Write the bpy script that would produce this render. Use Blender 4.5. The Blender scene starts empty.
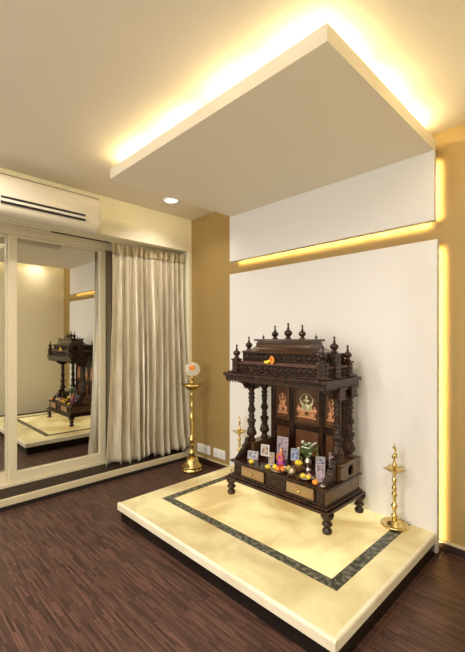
import bpy, bmesh, math, random
from mathutils import Vector, Matrix
random.seed(7)
PI = math.pi
sc = bpy.context.scene
C = sc.collection
CEIL = 2.61

# ---------------------------------------------------------------- camera
cam_d = bpy.data.cameras.new('camera'); cam = bpy.data.objects.new('camera', cam_d); C.objects.link(cam)
cam.location = (3.281, -2.594, 1.32)
cam.rotation_euler = (PI/2, 0, math.radians(45.5))
cam_d.sensor_fit = 'HORIZONTAL'; cam_d.sensor_width = 36
cam_d.lens = 379/465*36
cam_d.shift_y = (338-326)/465
cam_d.clip_start = .02
sc.camera = cam
# ---------------------------------------------------------------- world, exposure
w = bpy.data.worlds.new('world'); sc.world = w; w.use_nodes = True
w.node_tree.nodes['Background'].inputs[0].default_value = (.9, .85, .8, 1)
w.node_tree.nodes['Background'].inputs[1].default_value = .3
sc.view_settings.view_transform = 'Standard'; sc.view_settings.look = 'None'
sc.view_settings.exposure = 0.12; sc.view_settings.gamma = 1
sc.view_settings.use_curve_mapping = False
# ---------------------------------------------------------------- lights
WARM = (1, .90, .78); COVE = (1, .80, .42)
def area(name, loc, direction, sx, sy, energy, color, spread=180, shape='RECTANGLE'):
    l = bpy.data.lights.new(name, 'AREA'); l.shape = shape
    l.size = sx
    if shape in ('RECTANGLE', 'ELLIPSE'): l.size_y = sy
    l.energy = energy; l.color = color; l.spread = math.radians(spread)
    o = bpy.data.objects.new(name, l); C.objects.link(o); o.location = loc
    o.rotation_euler = Vector(direction).to_track_quat('-Z', 'Y').to_euler()
    return o
# ceiling downlights (the first is the one in view; the rest are unseen, the last one added to brighten the right wall)
DL = [(.354, -.522, 3.2, 125), (.75, -2.15, 15, 165), (2.0, -2.3, 19, 165), (3.6, -1.9, 15, 165),
      (1.2, -3.7, 14, 165), (2.9, -3.7, 14, 165), (2.89, -.47, 1.8, 150)]
for (x, y, e, sp) in DL:
    area('downlight_lamp', (x, y, CEIL-.022), (0, 0, -1), .11, .11, e, WARM, sp, 'DISK')
# unseen fill light added behind the camera to brighten the room
area('rear_fill_light', (2.0, -5.42, 1.45), (0, 1, .06), 3.0, 1.9, 74, (1, .97, .93))
def strip(p, q, d, e, sp=64, col=(1, .76, .34)):
    p = Vector(p); q = Vector(q); l = (q-p).length; m = (p+q)/2
    l_ = bpy.data.lights.new('panel_strip', 'AREA'); l_.shape = 'RECTANGLE'; l_.size = .012; l_.size_y = l
    l_.energy = e; l_.color = col; l_.spread = math.radians(sp)
    o = bpy.data.objects.new('panel_strip', l_); C.objects.link(o); o.location = m
    z = -Vector(d).normalized(); yv = (q-p).normalized(); xv = yv.cross(z)
    o.rotation_euler = Matrix((xv, yv, z)).transposed().to_euler()
# led strips on top of the suspended slab, washing the ceiling
SX0, SX1, SY0, SY1, SZ0, SZ1 = .716, 2.496, -1.310, -.1, 2.465, 2.538
CZ = SZ1+.022
for (x, ln, e) in ((.98, .40, 1.6), (1.45, .36, 1.2), (1.92, .32, 1.6), (2.3, .26, 1.1)):
    strip((x-ln/2, SY0+.10, CZ), (x+ln/2, SY0+.10, CZ), (0, -1, .22), e, 180, COVE)
for (y, ln, e) in ((-1.08, .30, 1.1), (-.68, .30, 1.5), (-.3, .28, 1.2)):
    strip((SX1-.10, y-ln/2, CZ), (SX1-.10, y+ln/2, CZ), (1, 0, .22), e, 180, COVE)
    strip((SX0+.10, y-ln/2, CZ), (SX0+.10, y+ln/2, CZ), (-1, 0, .22), e*.45, 180, COVE)
# led strips hidden behind the edges of the two white wall panels, washing the gold wallpaper
strip((2.478, -.055, .03), (2.478, -.055, 1.885), (.5, 1, 0), 1.7)
strip((2.460, -.055, 2.07), (2.460, -.055, 2.43), (.5, 1, 0), .36)
strip((.73, -.055, 2.068), (2.45, -.055, 2.068), (0, 1, -.5), 1.5)

# ================================================================ helpers
def link(o): C.objects.link(o); return o
ORG = {}
def obj(name, bm, m, parent=None, smooth=False, sub=0):
    """link bm (in world coordinates of its thing) as ONE mesh object"""
    if parent is not None:
        off = ORG[parent.name]
        bmesh.ops.translate(bm, verts=bm.verts, vec=-off)
    bmesh.ops.recalc_face_normals(bm, faces=bm.faces)
    me = bpy.data.meshes.new(name); bm.to_mesh(me); bm.free()
    for mm in (m if isinstance(m, (list, tuple)) else [m]): me.materials.append(mm)
    if smooth:
        for p in me.polygons: p.use_smooth = True
    o = link(bpy.data.objects.new(name, me))
    if parent is not None:
        o.parent = parent; ORG[o.name] = ORG[parent.name]
    else: ORG[o.name] = Vector((0, 0, 0))
    if sub:
        s = o.modifiers.new('sub', 'SUBSURF'); s.levels = sub; s.render_levels = sub
    return o
def auto_smooth(o, deg=40):
    me = o.data
    for p in me.polygons: p.use_smooth = True
    bm = bmesh.new(); bm.from_mesh(me)
    for e in bm.edges:
        if len(e.link_faces) == 2 and e.calc_face_angle(0) > math.radians(deg): e.smooth = False
    bm.to_mesh(me); bm.free(); return o
def thing(name, label, cat, loc=(0, 0, 0), group=None, world=True, rotz=0):
    o = link(bpy.data.objects.new(name, None)); o.location = loc; o.rotation_euler = (0, 0, rotz)
    o.empty_display_size = .05
    o['label'] = label; o['category'] = cat
    if group: o['group'] = group
    ORG[o.name] = Vector(loc) if world else Vector((0, 0, 0))
    return o
def tag(o, label, cat, group=None):
    o['label'] = label; o['category'] = cat
    if group: o['group'] = group
    return o
def struct(name, bm, m, parent=None, **k):
    o = obj(name, bm, m, parent, **k)
    o['kind'] = 'structure'; return o
def box(bm, x0, x1, y0, y1, z0, z1, bev=0, seg=2, mi=0):
    r = bmesh.ops.create_cube(bm, size=1)
    for v in r['verts']:
        v.co = Vector((x0 if v.co.x < 0 else x1, y0 if v.co.y < 0 else y1, z0 if v.co.z < 0 else z1))
    fs = {f for v in r['verts'] for f in v.link_faces}
    for f in fs: f.material_index = mi
    if bev:
        es = list({e for v in r['verts'] for e in v.link_edges})
        bmesh.ops.bevel(bm, geom=es, offset=bev, segments=seg, affect='EDGES', profile=.5)
    return bm
def B(*a, **k): return box(bmesh.new(), *a, **k)
def lathe(bm, prof, c=(0, 0, 0), seg=20, mi=0):
    c = Vector(c); rings = []
    for r, z in prof:
        if r < 1e-5: rings.append([bm.verts.new(c+Vector((0, 0, z)))])
        else: rings.append([bm.verts.new(c+Vector((r*math.cos(2*PI*i/seg), r*math.sin(2*PI*i/seg), z))) for i in range(seg)])
    for a, b in zip(rings, rings[1:]):
        for i in range(seg):
            j = (i+1) % seg
            vs = ([a[0]] if len(a) == 1 else [a[i], a[j]]) + ([b[0]] if len(b) == 1 else [b[j], b[i]])
            if len(vs) > 2:
                f = bm.faces.new(vs); f.material_index = mi; f.smooth = True
    for rg in (rings[0], rings[-1]):
        if len(rg) > 2:
            f = bm.faces.new(rg); f.material_index = mi
    return bm
def L(prof, c=(0, 0, 0), seg=20): return lathe(bmesh.new(), prof, c, seg)
def prism(bm, pts, fn, t0, t1, mi=0):
    a = [bm.verts.new(Vector(fn(u, v, t0))) for u, v in pts]
    b = [bm.verts.new(Vector(fn(u, v, t1))) for u, v in pts]
    bm.faces.new(a).material_index = mi; bm.faces.new(b[::-1]).material_index = mi
    n = len(pts)
    for i in range(n):
        bm.faces.new([a[i], b[i], b[(i+1) % n], a[(i+1) % n]]).material_index = mi
    return bm
def ball(bm, c, r, seg=10, rings=7, mi=0, rot=None):
    if not isinstance(r, (tuple, list)): r = (r, r, r)
    M = Matrix.Translation(Vector(c)) @ (rot.to_4x4() if rot else Matrix()) @ Matrix.Diagonal((*r, 1))
    q = bmesh.ops.create_uvsphere(bm, u_segments=seg, v_segments=rings, radius=1, matrix=M)
    for v in q['verts']:
        for f in v.link_faces: f.smooth = True; f.material_index = mi
    return bm
def tube(bm, pts, rad, seg=8, mi=0):
    pts = [Vector(p) for p in pts]; rings = []
    for i, p in enumerate(pts):
        d = (pts[min(i+1, len(pts)-1)]-pts[max(i-1, 0)]).normalized()
        u = d.cross(Vector((0, 0, 1)))
        if u.length < 1e-3: u = d.cross(Vector((1, 0, 0)))
        u.normalize(); v = d.cross(u)
        r = rad[i] if isinstance(rad, (list, tuple)) else rad
        rings.append([bm.verts.new(p+(u*math.cos(2*PI*k/seg)+v*math.sin(2*PI*k/seg))*r) for k in range(seg)])
    for a, b in zip(rings, rings[1:]):
        for i in range(seg):
            f = bm.faces.new([a[i], a[(i+1) % seg], b[(i+1) % seg], b[i]]); f.smooth = True; f.material_index = mi
    bm.faces.new(rings[0]); bm.faces.new(rings[-1][::-1])
    return bm

# ================================================================ materials
def mat(name, col, rough=.5, metal=0, col2=None, scale=20, stretch=(1, 1, 1), bump=0, bscale=None, detail=4, coat=0, emit=None, es=0, contrast=(.35, .65), spec=.5, trans=0):
    m = bpy.data.materials.new(name); m.use_nodes = True
    nt = m.node_tree; N = nt.nodes; K = nt.links; p = N['Principled BSDF']
    p.inputs['Base Color'].default_value = (*col, 1); p.inputs['Roughness'].default_value = rough
    p.inputs['Metallic'].default_value = metal; p.inputs['Coat Weight'].default_value = coat
    p.inputs['Coat Roughness'].default_value = .15
    p.inputs['Specular IOR Level'].default_value = spec
    p.inputs['Transmission Weight'].default_value = trans
    if emit: p.inputs['Emission Color'].default_value = (*emit, 1); p.inputs['Emission Strength'].default_value = es
    if col2 or bump:
        tc = N.new('ShaderNodeTexCoord'); mp = N.new('ShaderNodeMapping'); mp.inputs['Scale'].default_value = stretch
        K.new(tc.outputs['Object'], mp.inputs['Vector'])
    if col2:
        n = N.new('ShaderNodeTexNoise'); n.inputs['Scale'].default_value = scale; n.inputs['Detail'].default_value = detail
        K.new(mp.outputs[0], n.inputs['Vector'])
        r = N.new('ShaderNodeValToRGB'); r.color_ramp.elements[0].position = contrast[0]; r.color_ramp.elements[1].position = contrast[1]
        r.color_ramp.elements[0].color = (*col, 1); r.color_ramp.elements[1].color = (*col2, 1)
        K.new(n.outputs['Fac'], r.inputs[0]); K.new(r.outputs[0], p.inputs['Base Color'])
    if bump:
        n2 = N.new('ShaderNodeTexNoise'); n2.inputs['Scale'].default_value = bscale or scale; n2.inputs['Detail'].default_value = 3
        K.new(mp.outputs[0], n2.inputs['Vector'])
        b = N.new('ShaderNodeBump'); b.inputs['Strength'].default_value = bump; b.inputs['Distance'].default_value = .004
        K.new(n2.outputs['Fac'], b.inputs['Height']); K.new(b.outputs[0], p.inputs['Normal'])
    return m
M = {}
M['ceiling'] = mat('ceiling_paint', (.84, .77, .66), .7)
M['slab'] = mat('slab_paint', (.90, .84, .70), .6)
M['panel'] = mat('panel_paint', (.85, .84, .83), .55)
M['cream'] = mat('cream_paint', (.90, .86, .66), .6)
M['gold'] = mat('gold_wallpaper', (.31, .20, .06), .45, .35, (.56, .41, .17), 260, bump=.9, bscale=160)
M['base_dark'] = mat('baseboard_wood', (.035, .016, .010), .4)
M['curb'] = mat('curb_stone', (.62, .54, .36), .35)
M['ledge'] = mat('ledge_stone', (.022, .013, .008), .6, col2=(.036, .023, .014), spec=.2, scale=14)
M['frame'] = mat('door_frame_paint', (.66, .59, .42), .35)
M['mirror'] = mat('mirror_glass', (.66, .65, .60), .015, 1)
M['ac'] = mat('ac_plastic', (.80, .74, .60), .35)
M['ac2'] = mat('ac_plastic_flap', (.80, .76, .66), .3)
M['black'] = mat('black_plastic', (.012, .011, .010), .5)
M['riser'] = mat('riser_black_stone', (.012, .008, .007), .25)
M['brass'] = mat('polished_brass', (.78, .62, .27), .2, 1, (.60, .44, .15), 40, bump=.25, bscale=70)
M['brass2'] = mat('bright_brass', (.86, .70, .34), .24, 1, (.66, .48, .17), 60, bump=.35, bscale=120)
M['wood'] = mat('dark_rosewood', (.010, .004, .0025), .24, 0, (.050, .017, .008), 30, (1, 1, .2), .35, 90, coat=.12, spec=.4)
M['wood_c'] = mat('carved_rosewood', (.006, .0025, .002), .26, 0, (.085, .036, .016), 110, (1, 1, 1), 1, 150, coat=.1, spec=.4, contrast=(.42, .68))  # lighter mottling imitates highlights on the carving
M['wood_p'] = mat('red_brown_panel', (.085, .030, .012), .3, 0, (.15, .060, .022), 12, (1, 1, .15), coat=.4)
M['wood_r'] = mat('reddish_rosewood', (.055, .018, .010), .28, 0, (.12, .040, .020), 30, coat=.4)
M['wood_t'] = mat('tan_wood', (.085, .043, .018), .3, 0, (.14, .078, .034), 16, (.3, 1, 1), coat=.15)
M['wood_d'] = mat('drawer_wood', (.28, .17, .07), .32, 0, (.36, .23, .10), 16, (.3, 1, 1), coat=.3)
M['copper'] = mat('copper_relief', (.72, .30, .16), .35, .5, (.85, .48, .25), 60)
M['silver'] = mat('silver_relief', (.86, .78, .48), .3, .5, (.66, .62, .38), 60)
M['steel'] = mat('silver_metal', (.72, .70, .66), .25, 1, bump=.2, bscale=80)
M['yellow'] = mat('yellow_petals', (.85, .62, .03), .6, 0, (.95, .78, .10), 60)
M['orange'] = mat('orange_skin', (.80, .22, .03), .5, 0, (.90, .35, .05), 60)
M['red'] = mat('red_petals', (.55, .04, .03), .5)
M['purple'] = mat('purple_cloth', (.35, .05, .45), .6, 0, (.65, .10, .35), 50)
M['pinkc'] = mat('pink_petals', (.75, .30, .38), .6)
M['white'] = mat('white_petals', (.82, .82, .78), .6)
M['green'] = mat('leaf_green', (.07, .16, .04), .5, 0, (.15, .27, .07), 50)
M['socket'] = mat('socket_plastic', (.80, .80, .78), .35)
M['lens'] = mat('lamp_lens', (.9, .9, .9), .4, emit=(1, .93, .82), es=6)
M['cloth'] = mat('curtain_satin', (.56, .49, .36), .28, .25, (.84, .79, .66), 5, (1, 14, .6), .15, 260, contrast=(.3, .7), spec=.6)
for nm, c1, c2 in (('pic_grey', (.40, .40, .44), (.05, .05, .08)), ('pic_warm', (.50, .40, .28), (.18, .06, .04)),
                   ('pic_blue', (.35, .42, .60), (.02, .03, .20)), ('pic_pink', (.50, .33, .36), (.25, .07, .09)),
                   ('pic_lilac', (.48, .38, .46), (.16, .09, .15))):
    M[nm] = mat(nm, c1, .35, 0, c2, 45, contrast=(.45, .6))
M['frame_w'] = mat('white_frame', (.46, .44, .44), .3)
M['frame_s'] = mat('silver_frame', (.6, .6, .6), .3, .7)
M['ceramic'] = mat('brown_clay', (.16, .06, .03), .5)
def floor_mat():
    m = bpy.data.materials.new('floor_strips'); m.use_nodes = True; nt = m.node_tree; N = nt.nodes; K = nt.links
    p = N['Principled BSDF']; tc = N.new('ShaderNodeTexCoord'); p.inputs['Roughness'].default_value = .42; p.inputs['Specular IOR Level'].default_value = .3
    b = N.new('ShaderNodeTexBrick'); K.new(tc.outputs['Object'], b.inputs['Vector'])
    b.inputs['Color1'].default_value = (.122, .062, .048, 1); b.inputs['Color2'].default_value = (.044, .023, .018, 1)
    b.inputs['Mortar'].default_value = (.03, .014, .011, 1)
    b.inputs['Scale'].default_value = 1; b.inputs['Mortar Size'].default_value = .0007
    b.inputs['Brick Width'].default_value = .13; b.inputs['Row Height'].default_value = .0115
    b.offset = .37; b.offset_frequency = 3; b.squash = 1.6; b.squash_frequency = 5
    n = N.new('ShaderNodeTexNoise'); mp = N.new('ShaderNodeMapping'); mp.inputs['Scale'].default_value = (6, 160, 1)
    K.new(tc.outputs['Object'], mp.inputs['Vector']); K.new(mp.outputs[0], n.inputs['Vector']); n.inputs['Scale'].default_value = 1
    mx = N.new('ShaderNodeMix'); mx.data_type = 'RGBA'; mx.blend_type = 'MULTIPLY'; mx.inputs[0].default_value = 1
    r = N.new('ShaderNodeValToRGB'); r.color_ramp.elements[0].position = .3; r.color_ramp.elements[1].position = .7
    r.color_ramp.elements[0].color = (.6, .6, .6, 1); r.color_ramp.elements[1].color = (1.35, 1.3, 1.25, 1)
    K.new(n.outputs['Fac'], r.inputs[0]); K.new(b.outputs['Color'], mx.inputs[6]); K.new(r.outputs[0], mx.inputs[7])
    K.new(mx.outputs[2], p.inputs['Base Color']); return m
M['floor'] = floor_mat()
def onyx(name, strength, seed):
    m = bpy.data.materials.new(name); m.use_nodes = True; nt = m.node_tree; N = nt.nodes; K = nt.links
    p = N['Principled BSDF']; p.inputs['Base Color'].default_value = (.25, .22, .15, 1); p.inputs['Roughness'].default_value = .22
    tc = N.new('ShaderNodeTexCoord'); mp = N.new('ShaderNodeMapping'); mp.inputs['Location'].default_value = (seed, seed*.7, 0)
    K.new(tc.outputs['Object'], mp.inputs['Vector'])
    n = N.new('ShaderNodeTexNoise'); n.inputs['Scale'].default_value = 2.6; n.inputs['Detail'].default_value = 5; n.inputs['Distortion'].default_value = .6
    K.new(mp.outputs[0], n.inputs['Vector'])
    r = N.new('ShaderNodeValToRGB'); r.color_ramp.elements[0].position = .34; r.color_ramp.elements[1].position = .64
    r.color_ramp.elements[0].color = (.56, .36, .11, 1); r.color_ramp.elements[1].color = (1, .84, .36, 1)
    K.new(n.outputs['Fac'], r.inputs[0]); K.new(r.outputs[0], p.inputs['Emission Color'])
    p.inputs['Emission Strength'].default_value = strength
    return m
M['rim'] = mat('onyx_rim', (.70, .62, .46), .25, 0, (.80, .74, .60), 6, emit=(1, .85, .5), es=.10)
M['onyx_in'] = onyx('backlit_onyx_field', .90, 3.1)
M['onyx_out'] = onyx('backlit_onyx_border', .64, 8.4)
M['inlay'] = mat('inlay_marble', (.055, .058, .042), .25, 0, (.27, .26, .20), 38, detail=8, contrast=(.45, .72))
def glass_mat():
    m = mat('tinted_glass', (.90, .86, .74), .25, trans=.55); m.node_tree.nodes['Principled BSDF'].inputs['IOR'].default_value = 1.3
    return m
M['glass'] = glass_mat()

# ================================================================ room shell
struct('floor', B(-.6, 4.6, -5.2, .15, -.1, 0), M['floor'])
struct('ceiling', B(-.6, 4.6, -5.2, .15, CEIL, CEIL+.1), M['ceiling'])
struct('wall_back', B(-.02, 4.6, 0, .15, 0, CEIL), M['gold'])
bm = B(-.6, 0, -5.2, .15, 2.262, CEIL)                  # bulkhead over the doors
box(bm, -.6, 0, -.035, .15, 0, 2.262)                    # pier in the corner
box(bm, -.6, 0, -5.2, -3.6, 0, 2.262)
struct('wall_left', bm, M['cream'])
struct('wall_outer', B(-.6, -.46, -3.6, -.035, 0, 2.262), M['cream'])
struct('wall_right', B(3.03, 4.6, -1.1, 0, 0, CEIL), M['cream'])
struct('wall_side', B(4.5, 4.6, -5.2, -1.1, 0, CEIL), M['cream'])
bm = B(-.6, .4, -5.3, -5.2, 0, CEIL); box(bm, 3.6, 4.6, -5.3, -5.2, 0, CEIL)
box(bm, .4, 3.6, -5.3, -5.2, 0, .45); box(bm, .4, 3.6, -5.3, -5.2, 2.45, CEIL)  # opening left for the added fill light
struct('wall_front', bm, M['cream'])
bm = bmesh.new()
for x in (.4, 1.45, 2.50, 3.55): box(bm, x, x+.05, -5.28, -5.22, .45, 2.45)
for z in (.45, 2.40): box(bm, .4, 3.6, -5.28, -5.22, z, z+.05)
struct('added_window_1', bm, M['frame'])  # unseen window bars, added to go with the fill light
# raised ledge in front of the sliding doors
struct('trim_1', B(-.46, -.012, -3.6, -.035, 0, .078), M['ledge'])
struct('trim_2', B(-.012, .006, -3.6, 0, .034, .09, bev=.003), M['curb'])
struct('trim_3', B(-.012, .0, -3.6, 0, 0, .034), M['black'])
# baseboards
bm = B(.006, .70, -.014, 0, 0, .055)
struct('baseboard_back', bm, M['base_dark'])
struct('trim_4', B(.006, .70, -.016, 0, .055, .066), M['curb'])
struct('baseboard_right', B(2.44, 3.03, -.014, 0, 0, .05), M['base_dark'])
struct('trim_5', B(2.44, 3.03, -.018, 0, .05, .062), M['curb'])
struct('baseboard_side', B(3.016, 3.03, -1.1, -.018, 0, .06), M['base_dark'])
M['trimw'] = mat('floor_trim_wood', (.10, .05, .035), .4)
struct('trim_6', B(2.522, 2.534, -1.30, -.02, 0, .003), M['trimw'])
struct('trim_7', B(.72, 2.534, -1.312, -1.30, 0, .003), M['trimw'])

# sliding mirror doors: frame with head track, two leaves in front, a third behind by the curtain
dr = thing('door_1', 'x', 'x', (-.33, -1.3, .08)); del dr['label']; del dr['category']; dr['kind'] = 'structure'
bm = B(-.45, -.27, -3.6, -.035, 2.19, 2.262)
box(bm, -.45, -.27, -3.6, -.035, .078, .10)
struct('door_frame', bm, M['frame'], dr)
def leaf(y0, y1, x, par, sill=.055, st=.055):
    bm = bmesh.new(); z0, z1 = .10, 2.20
    box(bm, x-.018, x+.018, y0, y0+st, z0, z1, bev=.003); box(bm, x-.018, x+.018, y1-st, y1, z0, z1, bev=.003)
    box(bm, x-.018, x+.018, y0+st, y1-st, z0, z0+sill+.03, bev=.003); box(bm, x-.018, x+.018, y0+st, y1-st, z1-.03, z1, bev=.003)
    f = struct('sliding_frame', bm, M['frame'], par)
    struct('mirror_glass', B(x-.012, x-.004, y0+st-.005, y1-st+.005, z0+sill+.02, z1-.02), M['mirror'], f)
leaf(-1.705, -.85, -.31, dr, st=.062)
leaf(-2.55, -1.66, -.36, dr)
leaf(-3.45, -2.52, -.31, dr)
leaf(-.80, -.06, -.40, dr)

# ================================================================ white wall panels and suspended ceiling slab
t = thing('wall_panel', 'tall white backlit wall panel behind the carved wooden shrine', 'wall panel', (1.6, -.085, .0))
obj('panel_board', B(.703, 2.512, -.10, -.058, .012, 1.921, bev=.004), M['panel'], t)
obj('batten', B(.76, 2.40, -.058, -.001, .02, 1.84), M['panel'], t)
t = thing('bulkhead_panel', 'short white backlit panel hanging below the ceiling slab', 'wall panel', (1.6, -.085, 2.044))
obj('panel_board', B(.703, 2.494, -.10, -.058, 2.040, SZ0, bev=.002), M['panel'], t)
obj('batten', B(.76, 2.38, -.058, -.001, 2.13, SZ0), M['panel'], t)
t = thing('suspended_ceiling_slab', 'large flat cream ceiling slab with glowing cove edges', 'ceiling panel', (1.6, -.7, SZ0))
obj('slab_board', B(SX0, SX1, SY0, -.072, SZ0, SZ1, bev=.002), M['slab'], t)
obj('hanger_box', B(SX0+.2, SX1-.2, SY0+.2, -.12, SZ1, CEIL), M['slab'], t)

# ================================================================ onyx platform
PZ = .135
t = thing('onyx_platform', 'low glowing yellow onyx platform under the wooden shrine', 'platform', (1.62, -.7, 0))
obj('riser', B(.772, 2.498, -1.252, -.102, 0, .085), M['riser'], t)
X0, X1, Y0, Y1 = .752, 2.508, -1.272, -.102
def slabp(name, x0, x1, y0, y1, m, b=.004): return obj(name, B(x0, x1, y0, y1, PZ-.050, PZ, bev=b), m, t)
IX0, IX1, IY0 = .914, 2.357, -1.002; IW = .064
ED = .016
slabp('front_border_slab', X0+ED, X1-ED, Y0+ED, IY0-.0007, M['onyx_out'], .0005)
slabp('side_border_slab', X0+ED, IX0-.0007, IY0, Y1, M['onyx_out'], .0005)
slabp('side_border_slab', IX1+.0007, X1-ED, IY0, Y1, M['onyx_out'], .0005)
# solid rounded rim along the three open sides, not lit from below but given a faint glow in its material
RP = [(0, -.050), (0, -.012), (.002, -.006), (.006, -.002), (.012, 0), (ED, 0), (ED, -.050)]
bm = prism(bmesh.new(), RP, lambda u, v, q: (q, Y0+u, PZ+v), X0, X1)
obj('rounded_rim', bm, M['rim'], t)
bm = prism(bmesh.new(), RP, lambda u, v, q: (X0+u, q, PZ+v), Y0+ED, Y1)
obj('rounded_rim', bm, M['rim'], t)
bm = prism(bmesh.new(), RP, lambda u, v, q: (X1-u, q, PZ+v), Y0+ED, Y1)
obj('rounded_rim', bm, M['rim'], t)
bm = bmesh.new()
prism(bm, [(IX0, IY0), (IX1, IY0), (IX1, Y1), (IX1-IW, Y1), (IX1-IW, IY0+IW), (IX0+IW, IY0+IW), (IX0+IW, Y1), (IX0, Y1)],
      lambda u, v, q: (u, v, q), PZ-.050, PZ)
obj('marble_inlay', bm, M['inlay'], t)
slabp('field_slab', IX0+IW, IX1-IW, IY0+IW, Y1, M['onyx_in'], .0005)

# ================================================================ carved wooden shrine
sx, sy = 1.645, -.385
shr = thing('wooden_shrine', 'dark carved wooden shrine with turned columns and finials on the glowing platform', 'shrine', (sx, sy, PZ))
def both(f):
    for s in (-1, 1): f(s)
# legs
for lx in (1.215, 2.045):
    for ly in (-.575, -.17):
        bm = L([(.018, 0), (.027, .003), (.031, .014), (.029, .026), (.021, .034), (.017, .041), (.026, .048), (.033, .056), (.031, .066), (.020, .072),
                (.022, .080), (.034, .092), (.040, .106), (.041, .120)], (lx, ly, PZ), 18)
        obj('leg', bm, M['wood'], shr)
# mouldings and box
bm = B(1.185, 2.075, -.615, -.135, .255, .275, bev=.005)
box(bm, 1.20, 2.06, -.60, -.145, .275, .290, bev=.006)
box(bm, 1.235, 2.045, -.588, -.155, .288, .303, bev=.004)
obj('base_moulding', bm, M['wood'], shr)
obj('base_box', B(1.245, 2.040, -.575, -.165, .302, .388), M['wood_t'], shr)
bm = B(1.215, 2.056, -.592, -.150, .385, .402, bev=.006)
obj('top_board', bm, M['wood'], shr)
# carved inserts and drawers on the front
def carved(x0, x1):
    bm = B(x0, x1, -.582, -.574, .306, .384, bev=.002)
    n = max(2, int((x1-x0)/.028))
    for i in range(n):
        cx = x0+(i+.5)*(x1-x0)/n
        for cz in (.326, .345, .364):
            ball(bm, (cx, -.583, cz), (.010, .005, .008), 8, 6)
        for q in range(6):
            a = q*PI/3; ball(bm, (cx+.011*math.cos(a), -.582, .345+.022*math.sin(a)), (.005, .004, .006), 6, 5)
    obj('carved_insert', bm, M['wood_c'], shr)
carved(1.255, 1.325); carved(1.565, 1.735); carved(1.972, 2.028)
for x0, x1 in ((1.335, 1.553), (1.747, 1.960)):
    bm = B(x0, x1, -.590, -.572, .310, .382, bev=.002)
    box(bm, x0+.008, x1-.008, -.594, -.588, .317, .375, bev=.003)
    d = obj('drawer', bm, M['wood_d'], shr)
    obj('drawer_edge', prism(prism(prism(prism(bmesh.new(), [(x0-.004, .306), (x1+.004, .306), (x1+.004, .311), (x0-.004, .311)], lambda u, v, q: (u, q, v), -.592, -.573),
        [(x0-.004, .381), (x1+.004, .381), (x1+.004, .386), (x0-.004, .386)], lambda u, v, q: (u, q, v), -.592, -.573),
        [(x0-.004, .306), (x0+.001, .306), (x0+.001, .386), (x0-.004, .386)], lambda u, v, q: (u, q, v), -.592, -.573),
        [(x1-.001, .306), (x1+.004, .306), (x1+.004, .386), (x1-.001, .386)], lambda u, v, q: (u, q, v), -.592, -.573), M['wood'], d)
    cx = (x0+x1)/2
    obj('knob', ball(bmesh.new(), (cx, -.604, .343), (.011, .011, .011), 12, 8), M['brass2'], d)
# column plinths: side boxes with a round hole, carrying the columns
def plinth(s):
    xi, xo = (1.220, 1.300) if s < 0 else (1.968, 2.048)
    bm = bmesh.new()
    # side boards with a round opening: ring of quads
    for xa, xb in ((xo-.012, xo) if s > 0 else (xi, xi+.012),) if False else (((xo-.012, xo),) if s > 0 else ((xi, xi+.012),)):
        y0, y1, z0, z1 = -.415, -.165, .402, .500
        cy, cz, r = (y0+y1)/2, (z0+z1)/2, .036; n = 24; ring = []
        for k in range(n):
            a = 2*PI*k/n; c_, s_ = math.cos(a), math.sin(a)
            tt = min(abs((y1-y0)/2/c_) if abs(c_) > 1e-6 else 9, abs((z1-z0)/2/s_) if abs(s_) > 1e-6 else 9)
            ring.append(((cy+r*c_, cz+r*s_), (cy+tt*c_, cz+tt*s_)))
        for k in range(n):
            p, q = ring[k], ring[(k+1) % n]
            prism(bm, [p[0], q[0], q[1], p[1]], lambda u, v, w_: (w_, u, v), xa, xb)
    xq = xi if s > 0 else xo
    box(bm, *( (xi, xi+.012) if s > 0 else (xo-.012, xo)), -.415, -.165, .402, .500)
    box(bm, xi+.012, xo-.012, -.415, -.403, .402, .500)
    box(bm, xi+.012, xo-.012, -.177, -.165, .402, .500)
    box(bm, xi-.004, xo+.004, -.425, -.160, .500, .512, bev=.003)
    return obj('column_plinth', bm, M['wood_t'], shr)
both(plinth)
# scroll brackets running down to the front of the tray
def scroll(s):
    pts = [(-.425, .402), (-.575, .402), (-.580, .415), (-.560, .425), (-.545, .437), (-.530, .452), (-.512, .458), (-.500, .470), (-.492, .492), (-.475, .500), (-.460, .515), (-.452, .540), (-.425, .548)]
    x0 = 1.238 if s < 0 else 1.990
    pts = [(-.425+(a+.425)*.85, b) for a, b in pts]
    bm = prism(bmesh.new(), pts, lambda u, v, q: (q, u, v), x0, x0+.036)
    for k, (yy, zz, rr) in enumerate(((-.555, .416, .012), (-.535, .428, .015), (-.505, .443, .018), (-.478, .462, .022), (-.45, .49, .024), (-.44, .52, .018))):
        yy = -.425+(yy+.425)*.85
        ball(bm, (x0+.018, yy, zz), (.022, rr*.8, rr*.8), 8, 6)
        ball(bm, (x0+.018, yy-.008, zz+.008), (.010, rr*.6, rr*.6), 8, 6)
    obj('scroll_bracket', bm, M['wood_c'], shr)
both(scroll)
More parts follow.
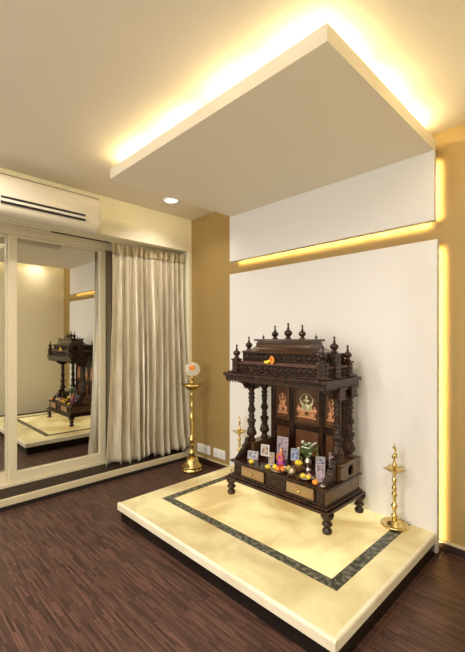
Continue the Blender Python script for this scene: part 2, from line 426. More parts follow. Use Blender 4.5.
# columns
def column_prof():
    p = [(.036, 0), (.038, .012), (.028, .022), (.026, .032), (.040, .050), (.043, .075), (.036, .10), (.025, .118), (.034, .126), (.034, .136), (.024, .142),
         (.035, .152), (.037, .165), (.029, .178), (.022, .186), (.031, .194), (.031, .202), (.022, .208), (.030, .235), (.030, .255), (.022, .300), (.030, .308), (.030, .316), (.021, .322),
         (.033, .334), (.033, .344), (.023, .352), (.030, .362), (.034, .372), (.024, .384), (.024, .392), (.036, .404), (.038, .415)]
    return p
for lx in (1.258, 2.010):
    for ly in (-.395, -.240):
        bm = lathe(bmesh.new(), [(q*.82, h) for q, h in column_prof()], (lx, ly, .512), 16)
        for k in range(10):      # carved leaves round the bulb
            a = 2*PI*k/10
            for zz, rr in ((.062, .033), (.158, .028), (.246, .024)):
                ball(bm, (lx+rr*math.cos(a), ly+rr*math.sin(a), .512+zz), (.007, .007, .016), 6, 5)
        c = obj('column', bm, M['wood_c'], shr)
        bm = B(lx-.038, lx+.038, ly-.038, ly+.038, .925, .985, bev=.003)
        box(bm, lx-.044, lx+.044, ly-.044, ly+.044, .925, .937, bev=.003); box(bm, lx-.046, lx+.046, ly-.046, ly+.046, .985, 1.003, bev=.003)
        obj('capital', bm, M['wood'], c)
# back panel
bp = obj('back_panel', B(1.300, 1.985, -.200, -.182, .402, 1.02), M['wood'], shr)
bm = bmesh.new()
for x0, x1 in ((1.303, 1.345), (1.497, 1.528), (1.762, 1.793), (1.945, 1.987)): box(bm, x0, x1, -.212, -.198, .402, 1.0, bev=.003)
for z0, z1 in ((.402, .43), (.635, .668), (.975, 1.0)): box(bm, 1.303, 1.987, -.210, -.197, z0, z1, bev=.003)
obj('panel_frame', bm, M['wood'], bp)
for x0, x1 in ((1.35, 1.492), (1.533, 1.757), (1.798, 1.94)):
    obj('lower_panel', B(x0+.01, x1-.01, -.206, -.199, .445, .622, bev=.004), M['wood_p'], bp)
def deity(cx, z0, z1, wdt, big, side):
    pl = obj('picture_plaque', B(cx-wdt/2, cx+wdt/2, -.207, -.199, z0, z1, bev=.003), M['wood_p'], bp)
    bm = bmesh.new(); y = -.209; h = z1-z0; zc = z0+h*.18; u = wdt*.5
    def e(dx, dz, rx, rz, mi=0): ball(bm, (cx+dx*u, y, zc+dz*h), (rx*u, .006, rz*h), 12, 8, mi)
    e(0, .0, .80, .045); e(-.4, .06, .30, .05); e(.4, .06, .30, .05)                    # lotus seat
    for k in range(7): e(-.72+.24*k, -.02, .11, .035)
    e(-.40, .14, .34, .055); e(.40, .14, .34, .055)                                     # crossed knees
    e(0, .24, .27, .11, 1); e(0, .41, .17, .062, 1); e(0, .49, .11, .065, 1)              # trunk, head, crown
    for s in (-1, 1):
        e(s*.34, .30, .12, .07, 1); e(s*.48, .37, .09, .06, 1); e(s*.54, .45, .07, .04, 1)  # raised arms
        e(s*.38, .20, .13, .045, 1); e(s*.20, .42, .07, .035, 1)
    if big:
        for s in (-1, 1): e(s*.66, .16, .20, .08); e(s*.66, .25, .10, .04)
        for k in range(13):
            a = PI*k/12; e(.52*math.cos(a), .43+.16*math.sin(a), .045, .018, 1)
    else:
        for k in range(9):
            a = PI*k/8; e(.45*math.cos(a), .40+.14*math.sin(a), .05, .016)
    for k in range(5): e(-.5+.25*k, -.10, .09, .010)
    obj('seated_figure_relief', bm, [M['copper'], M['silver'] if big else M['copper']], pl)
    bm = bmesh.new(); q = .006
    for a, b, c_, d_ in ((cx-wdt/2-q, cx-wdt/2, z0-q, z1+q), (cx+wdt/2, cx+wdt/2+q, z0-q, z1+q), (cx-wdt/2, cx+wdt/2, z0-q, z0), (cx-wdt/2, cx+wdt/2, z1, z1+q)):
        box(bm, a, b, -.212, -.199, c_, d_)
    obj('plaque_frame', bm, M['wood_t'], pl)
deity(1.645, .676, .968, .212, True, 0); deity(1.421, .686, .962, .122, False, -1); deity(1.869, .686, .962, .122, False, 1)
# ceiling board, cornice, scalloped valance
bm = B(1.245, 2.035, -.545, -.165, 1.003, 1.028)
obj('ceiling_board', bm, M['wood'], shr)
CX0, CX1, CY0, CY1 = 1.158, 2.062, -.612, -.165
bm = B(CX0, CX1, CY0, CY1, 1.034, 1.060, bev=.006)
box(bm, CX0+.015, CX1-.015, CY0+.015, CY1-.01, 1.018, 1.036, bev=.004); box(bm, CX0+.025, CX1-.025, CY0+.025, CY1-.01, 1.058, 1.070, bev=.005)
obj('cornice', bm, M['wood'], shr)
def scal(bm, a, b, fn, z1=1.020, dep=.010, dep2=.014, n=16, t0=0, t1=.010):
    st = (b-a)/n
    for i in range(n):
        pts = [(a+i*st, z1)]
        for k in range(7):
            q = k/6; pts.append((a+(i+q)*st, z1-dep2-dep*math.sin(PI*q)**.8))
        pts.append((a+(i+1)*st, z1))
        prism(bm, pts, fn, t0, t1)
        ball(bm, fn(a+(i+.5)*st, z1-dep2-dep-.004, (t0+t1)/2), .006, 6, 5)
bm = bmesh.new()
scal(bm, CX0+.015, CX1-.015, lambda u, v, q: (u, CY0+.018+q, v), n=30)
scal(bm, CY0+.018, CY1-.01, lambda u, v, q: (CX0+.016+q, u, v), n=15)
scal(bm, CY0+.018, CY1-.01, lambda u, v, q: (CX1-.026+q, u, v), n=15)
obj('scalloped_valance', bm, M['wood_c'], shr)
# carved arch brackets under the cornice around each column
def arch(x, s, y):
    pts = [(0, 1.015), (.095, 1.015), (.098, 1.000), (.078, .992), (.068, .975), (.050, .968), (.042, .948), (.030, .938), (0, .930)]
    if s < 0: pts = [(-a, b) for a, b in pts][::-1]
    obj('arch_bracket', prism(bmesh.new(), [(x+a, b) for a, b in pts], lambda u, v, q: (u, y+q, v), -.008, .008), M['wood_c'], shr)
def archy(x, y, s):
    pts = [(0, 1.015), (.13, 1.015), (.135, 1.000), (.10, .992), (.085, .975), (.060, .968), (.05, .948), (.030, .938), (0, .930)]
    if s < 0: pts = [(-a, b) for a, b in pts][::-1]
    obj('arch_bracket', prism(bmesh.new(), [(y+a, b) for a, b in pts], lambda u, v, q: (x+q, u, v), -.008, .008), M['wood_c'], shr)
for x in (1.258, 2.010):
    for s in (-1, 1):
        if abs(x+s*.13-1.634) < .4: arch(x+s*.035, s, -.40)
    archy(x, -.430, -1)
# corner and side posts with finials
FIN = [(.017, 0), (.021, .004), (.021, .010), (.012, .014), (.014, .020), (.024, .030), (.0275, .041), (.024, .052), (.013, .060), (.008, .065), (.010, .070), (.0065, .076), (.005, .092), (.0075, .096), (.0075, .101), (.003, .106), (0, .108)]
def post(x, y, z1, hw=.025):
    bm = B(x-hw, x+hw, y-hw, y+hw, 1.066, z1-.008, bev=.002)
    box(bm, x-hw-.006, x+hw+.006, y-hw-.006, y+hw+.006, z1-.010, z1, bev=.002)
    box(bm, x-hw-.005, x+hw+.005, y-hw-.005, y+hw+.005, 1.066, 1.082, bev=.002)
    for s in (-1, 1):
        for k in range(int((z1-1.09)/.024)):
            zz = 1.097+k*.024
            ball(bm, (x, y+s*hw, zz), (.014, .006, .010), 8, 6); ball(bm, (x+s*hw, y, zz), (.006, .014, .010), 8, 6)
    p = obj('post', bm, M['wood_c'], shr)
    obj('finial', L(FIN, (x, y, z1), 16), M['wood'], p)
RX0, RX1 = 1.272, 2.014
for x in (RX0, RX1):
    post(x, -.575, 1.166); post(x, -.270, 1.166); post(x, -.440, 1.224, .029)
# roof balustrades: two tiers of carved medallions
def medals(bm, a, b, fn, z0, z1, n, t):
    st = (b-a)/n; zc = (z0+z1)/2; h = z1-z0
    for i in range(n):
        x, y = fn(a+(i+.5)*st)
        R = (st*.36, .008, h*.26) if t else (.008, st*.36, h*.26)
        ball(bm, (x, y, zc), R, 10, 7)
        ball(bm, (x, y, zc), tuple(q*.5 if q != .008 else .014 for q in R), 8, 6)
        ball(bm, (x, y, z0+h*.10), (.008, .007, .007), 6, 5); ball(bm, (x, y, z1-h*.10), (.008, .007, .007), 6, 5)
        if i:
            x, y = fn(a+i*st)
            for zz, q in ((z0+h*.2, .010), (z1-h*.2, .010), (zc, .006)): ball(bm, (x, y, zz), (q, q*.8, q*1.1), 8, 6)
for z0, z1, ins in ((1.072, 1.130, 0), (1.150, 1.212, .036)):
    yf = -.578+ins; xa, xb = RX0-.012+ins*1.1, RX1+.012-ins*1.1; yb = -.262
    bm = B(xa, xb, yf+.004, yb, z0-.004, z1)
    medals(bm, xa+.03, xb-.03, lambda u: (u, yf+.002), z0, z1, 15, True)
    medals(bm, yf+.02, yb, lambda u: (xa-.001, u), z0, z1, 6, False)
    medals(bm, yf+.02, yb, lambda u: (xb+.001, u), z0, z1, 6, False)
    obj('carved_balustrade', bm, M['wood_c'], shr)
bm = bmesh.new()
box(bm, RX0-.018, RX1+.018, -.588, -.255, 1.130, 1.140, bev=.003)
box(bm, RX0+.010, RX1-.010, -.562, -.26, 1.140, 1.150, bev=.002)
obj('lower_rail', bm, M['wood_r'], shr)
obj('upper_rail', B(RX0+.022, RX1-.022, -.549, -.265, 1.212, 1.220, bev=.003), M['wood_r'], shr)
# hipped, flared roof cap
RK = .86
def ringbox(bm, levels):
    rs = []
    for hx, hy, z in levels:
        rs.append([bm.verts.new((sx+a*hx*RK-.010, -.42+b*hy, z)) for a, b in ((-1, -1), (1, -1), (1, 1), (-1, 1))])
    for a, b in zip(rs, rs[1:]):
        for i in range(4): bm.faces.new([a[i], a[(i+1) % 4], b[(i+1) % 4], b[i]])
    bm.faces.new(rs[0][::-1]); bm.faces.new(rs[-1])
bm = bmesh.new()
ringbox(bm, [(.345, .145, 1.218), (.348, .148, 1.226), (.330, .128, 1.230), (.306, .108, 1.240), (.276, .090, 1.254), (.268, .082, 1.272), (.270, .084, 1.284), (.262, .078, 1.286), (.262, .078, 1.294), (.282, .094, 1.298), (.282, .094, 1.312)])
obj('roof_cap', bm, mat('roof_wood_highlit', (.045, .020, .010), .25, 0, (.085, .042, .020), 14, (.3, 1, 1), coat=.3), shr)  # lighter brown puts the cap's highlights into the wood colour
def fin(x, y, z, s=1):
    obj('finial', L([(r*s, h*s) for r, h in FIN], (x, y, z), 16), M['wood'], shr)
fin(1.515, -.42, 1.310, .95); fin(1.635, -.42, 1.310, 1.1); fin(1.755, -.42, 1.310, .95)
fin(1.402, -.42, 1.311, .35); fin(1.866, -.42, 1.311, .35)

# ================================================================ things on the shrine tray (z = TZ)
TZ = .402
def frame(name, x, y, w_, h, rotz, tilt, fm, pm, label, z=TZ, th=.010, group=None):
    t = link(bpy.data.objects.new(name, None)); t.location = (x, y, z); t.rotation_euler = (0, 0, rotz); t.empty_display_size = .03
    t['label'] = label; t['category'] = 'picture frame'; ORG[t.name] = Vector((0, 0, 0))
    R = Matrix.Rotation(-tilt, 4, 'X')
    bd = min(w_, h)*.10
    bm = bmesh.new()
    box(bm, -w_/2, w_/2, -th, 0, 0, bd, bev=.001); box(bm, -w_/2, w_/2, -th, 0, h-bd, h, bev=.001)
    box(bm, -w_/2, -w_/2+bd, -th, 0, bd, h-bd, bev=.001); box(bm, w_/2-bd, w_/2, -th, 0, bd, h-bd, bev=.001)
    bmesh.ops.transform(bm, matrix=R, verts=bm.verts); f = obj('frame_border', bm, fm, t)
    bm = B(-w_/2+bd, w_/2-bd, -th*.6, -.001, bd, h-bd); bmesh.ops.transform(bm, matrix=R, verts=bm.verts)
    obj('picture', bm, pm, t)
    bm = bmesh.new(); top = R @ Vector((0, 0, h*.6))
    tube(bm, [top, (0, h*.42, .003)], .003, 6)
    obj('stand', bm, fm, t)
    return t
rz = .35   # frames face the front of the room, slightly turned towards the camera
frame('photo_frame', 1.345, -.475, .085, .062, rz, .22, M['frame_w'], M['pic_grey'], 'small landscape photo frame at the left end of the shrine tray')
frame('photo_frame', 1.415, -.415, .066, .082, rz, .15, M['frame_s'], M['pic_warm'], 'portrait photo frame raised on a brown block by the left columns', z=TZ+.03)
tag(obj('display_block', B(1.385, 1.447, -.425, -.36, TZ, TZ+.03, bev=.003), M['wood']), 'dark wooden block under the raised portrait photo frame', 'block')
frame('photo_frame', 1.523, -.470, .042, .088, rz, .12, M['frame_s'], M['pic_warm'], 'narrow upright picture left of the purple figurine')
frame('picture_card', 1.490, -.300, .092, .165, rz*.6, .08, M['frame_w'], M['pic_lilac'], 'tall pale lilac picture card standing behind the purple figurine')
frame('photo_frame', 1.640, -.345, .062, .085, rz, .15, M['frame_w'], M['pic_blue'], 'photo frame with a blue picture between figurine and flower vase', z=TZ+.03)
tag(obj('display_block', B(1.612, 1.668, -.355, -.30, TZ, TZ+.03, bev=.003), M['wood_p']), 'low wooden block under the blue picture frame', 'block')
frame('photo_frame', 1.845, -.335, .066, .100, rz, .12, M['frame_w'], M['pic_grey'], 'white bordered portrait photo frame right of the flower vase')
frame('picture_card', 1.900, -.268, .050, .125, rz, .06, M['frame_s'], M['pic_pink'], 'narrow pink picture card beside the right front column')
frame('photo_frame', 1.955, -.505, .056, .110, rz+.35, .30, M['frame_w'], M['pic_lilac'], 'leaning photo frame at the right front corner of the tray')
def marigold(x, y, z, r, m, label, name='marigold', cat='flower', group=None):
    bm = bmesh.new(); random.seed(int(x*9999+y*777))
    for ring, (n, el) in enumerate(((10, .1), (9, .5), (7, .9), (4, 1.25))):
        for k in range(n):
            a = 2*PI*(k+ring*.4)/n
            c = Vector((math.cos(a)*math.cos(el), math.sin(a)*math.cos(el), math.sin(el)*.8))*r*.72
            ball(bm, Vector((x, y, z+r*.45))+c, (r*.26, r*.26, r*.22), 6, 5)
    ball(bm, (x, y, z+r*.5), r*.75, 10, 7)
    return tag(obj(name, bm, m), label, cat, group)
marigold(1.395, -.545, TZ, .022, M['yellow'], 'yellow flower in front of the leftmost photo frame')
marigold(1.552, -.545, TZ, .022, M['yellow'], 'yellow flower beside the left end of the fruit plate')
marigold(1.690, -.470, TZ+.0, .030, M['yellow'], 'yellow flower behind the right end of the fruit plate')
marigold(1.722, -.415, TZ+.032, .030, M['yellow'], 'largest yellow flower, left of the silver vase')
tag(obj('display_block', B(1.692, 1.754, -.442, -.385, TZ, TZ+.032, bev=.004), M['ceramic']), 'brown clay block under the largest yellow flower', 'block')
# purple draped figurine with an orange garland
t = thing('draped_figurine', 'small purple draped seated figurine with orange garland', 'figurine', (1.565, -.41, TZ))
bm = L([(.030, 0), (.033, .006), (.030, .016), (.024, .03), (.023, .05), (.018, .066), (.012, .072), (0, .073)], (1.565, -.41, TZ), 14)
ball(bm, (1.545, -.422, TZ+.035), (.014, .012, .016)); ball(bm, (1.585, -.422, TZ+.035), (.014, .012, .016))
obj('draped_body', bm, M['purple'], t)
bm = ball(bmesh.new(), (1.565, -.41, TZ+.086), .014, 12, 9); lathe(bm, [(.012, .096), (.013, .1), (.008, .112), (.003, .122), (0, .124)], (1.565, -.41, TZ), 10)
obj('head', bm, M['copper'], t)
bm = bmesh.new()
for k in range(14):
    a = 2*PI*k/14; ball(bm, (1.565+.024*math.cos(a), -.418-.012, TZ+.052+.024*math.sin(a)), .007, 6, 5)
obj('garland', bm, M['orange'], t)
# plates
def plate(x, y, r, label):
    return tag(obj('offering_plate', L([(r*.55, 0), (r*.6, .003), (r*.9, .008), (r, .013), (r*.98, .0145), (r*.85, .010), (r*.5, .006), (0, .006)], (x, y, TZ), 28), M['steel']), label, 'plate')
plate(1.640, -.528, .064, 'round steel plate of orange and yellow fruit, left of the brass pot')
plate(1.855, -.515, .054, 'round steel plate of yellow flowers nearer the right frames')
k = 0
for dx, dy, r, m, lb in ((-.030, -.010, .018, 'yellow', 'yellow fruit on the left of the fruit plate'), (.006, -.026, .017, 'orange', 'orange fruit at the front of the fruit plate'),
                        (.034, -.004, .017, 'orange', 'orange fruit on the right of the fruit plate'), (.000, .014, .018, 'red', 'red fruit at the back of the fruit plate'),
                        (.028, .026, .015, 'white', 'white sweet at the back right of the fruit plate')):
    bm = ball(bmesh.new(), (1.640+dx, -.528+dy, TZ+.008+r*.92), (r, r, r*.92), 14, 10)
    ball(bm, (1.640+dx, -.528+dy, TZ+.008+r*1.82), (.002, .002, .003), 6, 4)
    tag(obj('fruit', bm, M[m]), lb, 'fruit', 'fruit on the left plate')
for dx, dy, r, m, lb in ((-.018, -.014, .020, 'yellow', 'yellow flower at the front left of the flower plate'), (.020, -.008, .018, 'yellow', 'yellow flower at the right of the flower plate'),
                        (.005, .022, .016, 'pinkc', 'pink flower at the back of the flower plate')):
    marigold(1.855+dx, -.515+dy, TZ+.009, r, M[m], lb, group='flowers on the right plate')
bm = ball(bmesh.new(), (1.955, -.566, TZ+.018), (.020, .020, .018), 16, 12); ball(bm, (1.955, -.566, TZ+.036), (.003, .003, .003), 6, 4)
tag(obj('orange_fruit', bm, M['orange']), 'single orange at the right front edge of the shrine tray', 'fruit')
tag(obj('small_bowl', L([(.008, 0), (.012, .002), (.017, .009), (.018, .015), (.0165, .015), (.012, .006), (0, .004)], (2.010, -.567, TZ), 18), M['steel']), 'tiny steel bowl at the right front corner of the tray', 'bowl')
tag(obj('round_pot', L([(.014, 0), (.018, .003), (.028, .016), (.030, .028), (.024, .042), (.013, .050), (.013, .055), (.021, .062), (.019, .063), (.010, .052), (0, .05)], (1.752, -.535, TZ), 22), mat('aged_brass', (.35, .27, .15), .3, .8, (.55, .48, .35), 60)), 'squat aged brass pot between the two plates', 'pot')
tag(obj('clay_lamp', L([(.012, 0), (.018, .006), (.024, .016), (.022, .017), (.014, .008), (0, .006)], (1.900, -.430, TZ), 18), M['copper']), 'small copper oil cup in front of the grey portrait frame', 'oil lamp')
# vase and bouquet
tag(obj('flower_vase', L([(.026, 0), (.028, .004), (.020, .010), (.014, .022), (.020, .034), (.027, .050), (.024, .068), (.014, .082), (.014, .090), (.024, .104), (.022, .104), (.011, .090), (.011, .07), (0, .06)], (1.768, -.37, TZ), 22), M['steel']), 'silver flower vase standing mid tray before the back panel', 'vase')
t = thing('flower_bouquet', 'white blossoms with green leaves standing in the silver vase', 'flowers', (1.768, -.37, TZ+.08))
bm = bmesh.new(); blo = []
random.seed(3)
for k in range(20):
    a = random.uniform(0, 2*PI); el = random.uniform(.15, 1.4); r = random.uniform(.05, .09)
    q = Vector((1.768+math.cos(a)*math.cos(el)*r*1.15, -.37+math.sin(a)*math.cos(el)*r, TZ+.115+math.sin(el)*r)); blo.append(q)
    tube(bm, [(1.768, -.37, TZ+.082), ((1.768+q.x)/2, (-.37+q.y)/2, TZ+.12), q], .0018, 5)
obj('stems', bm, M['green'], t)
bm = bmesh.new()
for k in range(34):
    a = random.uniform(0, 2*PI); r = random.uniform(.015, .075); z = TZ+random.uniform(.10, .19)-r*.2
    ball(bm, (1.768+r*math.cos(a), -.37+r*math.sin(a), z), (.006, .016, .003), 6, 5, rot=Matrix.Rotation(a, 3, 'Z') @ Matrix.Rotation(random.uniform(-1, 1), 3, 'X'))
obj('leaves', bm, M['green'], t)
for q in blo[:16]:
    bm = bmesh.new()
    for k in range(6):
        a = 2*PI*k/6; ball(bm, q+Vector((.006*math.cos(a), .006*math.sin(a), .002*(k % 2))), (.005, .005, .003), 6, 5)
    ball(bm, q+Vector((0, 0, .002)), .005, 6, 5)
    obj('blossom', bm, M['white'], t)
# flowers laid on the roof
t = thing('flower_garland', 'yellow flower and orange garland laid on the shrine roof front', 'garland', (1.60, -.575, 1.146))
bm = bmesh.new()
for (dx, dz, r) in ((-.03, .0, .014), (-.045, .002, .011), (-.016, .006, .014), (-.002, .012, .013)):
    ball(bm, (1.60+dx, -.578, 1.150+dz), (r, .010, r*.85), 10, 7)
obj('yellow_petals', bm, M['yellow'], t)
bm = bmesh.new()
for k in range(12):
    q = k/11; ball(bm, (1.60+.012+.018*math.sin(q*PI), -.578, 1.14+.05*q), (.009, .008, .007), 8, 6)
    ball(bm, (1.60+.022-.02*math.sin(q*PI), -.580, 1.152+.034*q), (.008, .008, .006), 8, 6)
obj('orange_petals', bm, M['orange'], t)

# ================================================================ brass oil lamps
def dish(bm, c, r, h, n, spout=.016):
    """shallow bowl with n pointed wick spouts"""
    seg = n*8; c = Vector(c); rings = []
    for (rr, z, k) in ((.25, -h, 0), (.55, -h*.85, 0), (.85, -h*.4, .3), (1, 0, 1), (.95, .001, .9), (.78, -h*.35, .2), (.4, -h*.65, 0), (.1, -h*.7, 0)):
        ring = []
        for i in range(seg):
            a = 2*PI*i/seg; q = max(0, math.cos(n*a))**6
            R_ = rr*r+q*spout*k; ring.append(bm.verts.new(c+Vector((R_*math.cos(a), R_*math.sin(a), z+q*.004*k))))
        rings.append(ring)
    for a, b in zip(rings, rings[1:]):
        for i in range(seg):
            f = bm.faces.new([a[i], a[(i+1) % seg], b[(i+1) % seg], b[i]]); f.smooth = True
    bm.faces.new(rings[0]); bm.faces.new(rings[-1])
def small_lamp(x, y, label, trident):
    t = thing('brass_oil_lamp', label, 'oil lamp', (x, y, PZ))
    obj('base', L([(.060, 0), (.078, .004), (.084, .012), (.082, .018), (.070, .016), (.058, .012), (.050, .014), (.040, .028), (.026, .036), (.018, .040)], (x, y, PZ), 32), M['brass2'], t)
    obj('stem', L([(.018, .036), (.012, .050), (.020, .060), (.022, .070), (.011, .080), (.010, .105), (.018, .116), (.022, .128), (.016, .140), (.010, .148), (.013, .185), (.020, .196), (.013, .208),
                   (.010, .225), (.018, .238), (.012, .250), (.009, .272), (.016, .284), (.016, .296), (.009, .305), (.012, .330), (.024, .340)], (x, y, PZ), 20), M['brass2'], t)
    bm = bmesh.new(); dish(bm, (x, y, PZ+.362), .052, .026, 5, .020)
    obj('wick_dish', bm, M['brass2'], t)
    bm = L([(.010, .345), (.012, .375), (.018, .385), (.009, .395), (.007, .42)], (x, y, PZ), 14)
    c = Vector((x, y, PZ))
    if trident:
        for s in (-1, 0, 1):
            tube(bm, [c+Vector((0, 0, .415)), c+Vector((s*.020, s*-.018, .44)), c+Vector((s*.020, s*-.018, .465)), c+Vector((s*.012, s*-.010, .490+(.01 if s == 0 else 0)))], [.006, .009, .007, .002], 8)
    else:
        tube(bm, [c+Vector((0, 0, .41)), c+Vector((-.006, 0, .432)), c+Vector((.006, 0, .452)), c+Vector((.004, 0, .478)), c+Vector((-.006, 0, .494)), c+Vector((-.016, 0, .488))], [.008, .014, .012, .007, .006, .002], 10)
        for k in range(5): ball(bm, c+Vector((.012-.002*k, 0, .44+.012*k)), (.008, .004, .010), 6, 5)
        ball(bm, c+Vector((0, 0, .508)), (.005, .005, .014), 8, 6)
    obj('crest', bm, M['brass2'], t)
    return t
small_lamp(2.292, -.190, 'small brass oil lamp right of the shrine on the platform', False)
small_lamp(.935, -.200, 'small brass oil lamp half hidden behind the left of the shrine', True)
# tall lamp on the floor by the curtain
lx, ly = .294, -.226
t = thing('tall_brass_lamp', 'tall brass oil lamp on the floor between curtain and sockets', 'oil lamp', (lx, ly, 0))
obj('base', L([(.098, 0), (.112, .006), (.114, .020), (.102, .028), (.100, .036), (.106, .042), (.103, .050), (.085, .058), (.070, .078), (.062, .10), (.060, .118), (.044, .130), (.030, .140)], (lx, ly, 0), 36), M['brass'], t)
obj('stem', L([(.030, .135), (.022, .150), (.034, .165), (.038, .180), (.026, .196), (.020, .21), (.028, .24), (.032, .26), (.024, .285), (.036, .300), (.036, .312), (.022, .325), (.019, .36), (.022, .44), (.027, .50), (.028, .53), (.020, .56),
               (.018, .60), (.024, .63), (.017, .66), (.016, .74), (.021, .755), (.015, .77), (.020, .79), (.034, .80)], (lx, ly, 0), 22), M['brass'], t)
bm = bmesh.new(); dish(bm, (lx, ly, .858), .088, .062, 5, .032)
obj('wick_dish', bm, M['brass'], t)
bm = L([(.020, .81), (.016, .86), (.034, .872), (.030, .884), (.012, .895), (.010, .91), (.022, .92), (.020, .935), (.008, .945), (.006, .96)], (lx, ly, 0), 18)
obj('crest', bm, M['brass'], t)
vd = Vector((.713, -.701, 0)); sd = Vector((.701, .713, 0))
cc = Vector((lx+.004, ly, 1.006)); 
bm = bmesh.new()
Rv = Matrix((sd, vd, (0, 0, 1))).transposed()
ball(bm, cc, (.078, .012, .070), 28, 16, rot=Rv)
g = obj('round_glass_shade', bm, M['glass'], t); g['label'] = 'round clear glass disc'
bm = bmesh.new()
for k in range(8):
    a = 2*PI*k/8; p = cc+vd*.016+sd*.020*math.cos(a)+Vector((0, 0, .018+.017*math.sin(a)))
    ball(bm, p, (.013, .004, .010), 8, 6, rot=Rv)
ball(bm, cc+vd*.017+Vector((0, 0, .018)), (.012, .005, .012), 8, 6, rot=Rv)
obj('red_ornament', bm, M['orange'], t)
bm = bmesh.new(); ringp = [cc+sd*.079*math.cos(2*PI*k/28)+Vector((0, 0, .071*math.sin(2*PI*k/28))) for k in range(29)]
tube(bm, ringp, .0028, 6); obj('glass_rim', bm, M['brass'], t)

# ================================================================ wall sockets
for x0, x1, lb in ((.112, .318, 'left white double wall socket low on the gold wall'), (.372, .548, 'right white double wall socket low on the gold wall')):
    t = thing('wall_socket', lb, 'socket', ((x0+x1)/2, -.006, .11), group='wall sockets')
    obj('face_plate', B(x0, x1, -.012, 0, .105, .195, bev=.004), M['socket'], t)
    w2 = (x1-x0)
    for k in range(2):
        a = x0+w2*(.07+.45*k); b = a+w2*.40
        m_ = obj('module', B(a, b, -.0155, -.011, .118, .182, bev=.002), M['socket'], t)
        bm = bmesh.new()
        for dx, dz in ((.5, .68), (.32, .38), (.68, .38)):
            ball(bm, (a+(b-a)*dx, -.0155, .118+.064*dz), (.004, .0015, .004), 8, 6)
        obj('pin_hole', bm, M['black'], m_)

# ================================================================ downlights
for i, (x, y, e, sp) in enumerate(DL):
    lb = 'round recessed ceiling downlight between air conditioner and ceiling slab' if i == 0 else ['', 'round downlight near the sliding doors', 'round downlight in mid ceiling in front of the slab', 'round downlight by the side wall', 'round downlight at the rear left of the ceiling', 'round downlight at the rear right of the ceiling', 'added round downlight between slab and right wall'][i]
    t = thing('ceiling_downlight', lb, 'ceiling light', (x, y, CEIL), group='ceiling downlights')
    obj('trim_ring', L([(.078, 0), (.080, -.004), (.074, -.010), (.060, -.012), (.057, -.004), (.057, 0)], (x, y, CEIL), 32), M['panel'], t)
    obj('lens', L([(.057, -.001), (.057, -.005), (.0, -.008)], (x, y, CEIL), 32), M['lens'], t)

# ================================================================ air conditioner
ay0, ay1 = -2.02, -1.135
t = thing('air_conditioner', 'cream split air conditioner on the bulkhead above the sliding doors', 'air conditioner', (.1, (ay0+ay1)/2, 2.235))
prof = [(0, 2.245), (.09, 2.222), (.14, 2.226), (.172, 2.245), (.192, 2.275), (.203, 2.31), (.207, 2.36), (.205, 2.45), (.198, 2.492), (.185, 2.508), (.0, 2.535)]
bm = prism(bmesh.new(), prof, lambda u, v, q: (u, q, v), ay0, ay1)
es = [e for e in bm.edges if abs(e.verts[0].co.y-e.verts[1].co.y) < 1e-6 and (e.verts[0].co.x > .01 or e.verts[1].co.x > .01)]
bmesh.ops.bevel(bm, geom=es, offset=.012, segments=3, affect='EDGES')
auto_smooth(obj('body', bm, M['ac'], t), 35)
obj('panel_seam', B(.186, .2015, ay0+.012, ay1-.012, 2.4925, 2.4955), M['ledge'], t)
obj('air_slot', B(.14, .2085, ay0+.14, ay1-.135, 2.284, 2.336), M['black'], t)
bm = prism(bmesh.new(), [(.200, 2.318), (.222, 2.314), (.224, 2.310), (.221, 2.297), (.200, 2.297)], lambda u, v, q: (u, q, v), ay0+.14, ay1-.135)
obj('louver', bm, M['ac2'], t)

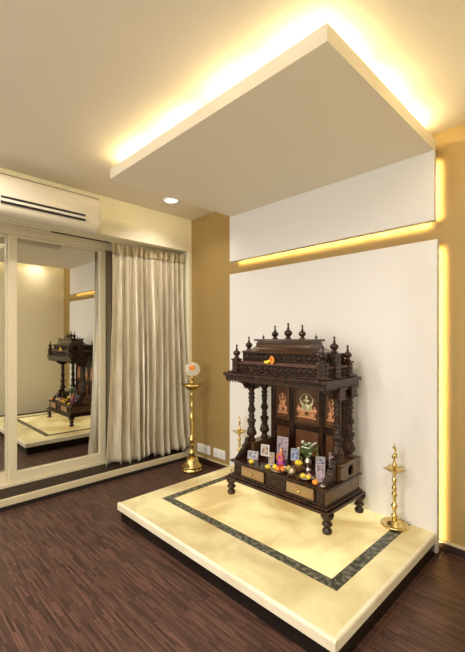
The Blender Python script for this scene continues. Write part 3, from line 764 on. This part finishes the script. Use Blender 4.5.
# ================================================================ curtain and rail
t = thing('curtain_rail', 'cream curtain track with gliders under the bulkhead', 'curtain rail', (-.09, -1.5, 2.245))
obj('track', B(-.165, -.135, -3.4, -.05, 2.240, 2.262), M['frame'], t)
bm = bmesh.new()
for k in range(26):
    y = -1.42-.023*k
    box(bm, -.156, -.144, y-.005, y+.005, 2.214, 2.241, bev=.002)
obj('glider_row', bm, M['frame'], t)
obj('track_shadow_strip', B(-.156, -.1345, -1.42, -.88, 2.234, 2.2405), M['black'], t)  # black strip standing for the shadow along the track
CY_0, CY_1 = -.865, -.045
def cpos(u, v, z):
    wob = .20*math.sin(2*PI*u*2.3+1)+.16*math.sin(2*PI*u*4.1+2.2)
    th = 2*PI*(11.5*u+wob+.22*math.sin(v*2.2+u*9)*v)
    amp = .024+.036*min(1, v*1.4)
    s = math.sin(th); c2 = math.sin(2*th+.8)
    x0 = -.135+.075*u
    x = x0+amp*(.85*s+.22*c2)+.006*math.sin(3.3*th+v*4+u*7)*v+.10*u**6*v*v
    y = CY_0+(CY_1-CY_0)*u+.014*math.cos(th)*min(1, v*2)
    y += -.055*(1-u)**5*v**3+.040*u**6*v*v
    zz = z+(.022*math.sin(th+.6)+.018*math.sin(2*PI*u*2.5+.7)-.02*(1-u))*(v**8)
    if v > .9: x += .02*(v-.9)*10*(.5+.5*s)
    return min(x, .05 if zz > .105 else -.018), y, max(zz, .083)
def curtain():
    nu, nv = 420, 60; bm = bmesh.new(); rows = []
    for j in range(nv+1):
        v = j/nv; z = 2.135-(2.135-.112)*v
        rows.append([bm.verts.new(cpos(i/nu, v, z)) for i in range(nu+1)])
    for a, b in zip(rows, rows[1:]):
        for i in range(nu):
            f = bm.faces.new([a[i], a[i+1], b[i+1], b[i]]); f.smooth = True
    return bm
def heading():
    nu = 480; bm = bmesh.new(); rows = []
    for k, z in enumerate((2.236, 2.228, 2.20, 2.17, 2.15, 2.135)):
        row = []
        for i in range(nu+1):
            u = i/nu; x, y, _ = cpos(u, 0, z)
            q = (0, .2, .6, .9, 1, 1)[k]
            x = x*q+(-.135+.075*u)*(1-q)+.010*math.sin(2*PI*u*27+.35*math.sin(u*40))*(1-q*.5)
            row.append(bm.verts.new((x, y+.010*(1-q)*math.sin(2*PI*u*27), z)))
        rows.append(row)
    for a, b in zip(rows, rows[1:]):
        for i in range(nu):
            f = bm.faces.new([a[i], a[i+1], b[i+1], b[i]]); f.smooth = True
    return bm
t = thing('curtain', 'floor length pleated beige satin curtain at the right of the doors', 'curtain', (-.11, -.48, .10))
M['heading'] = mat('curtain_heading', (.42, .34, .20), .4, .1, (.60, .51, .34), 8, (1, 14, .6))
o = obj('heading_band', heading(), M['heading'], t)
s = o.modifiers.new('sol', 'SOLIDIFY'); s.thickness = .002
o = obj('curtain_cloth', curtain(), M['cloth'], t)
s = o.modifiers.new('sol', 'SOLIDIFY'); s.thickness = .002
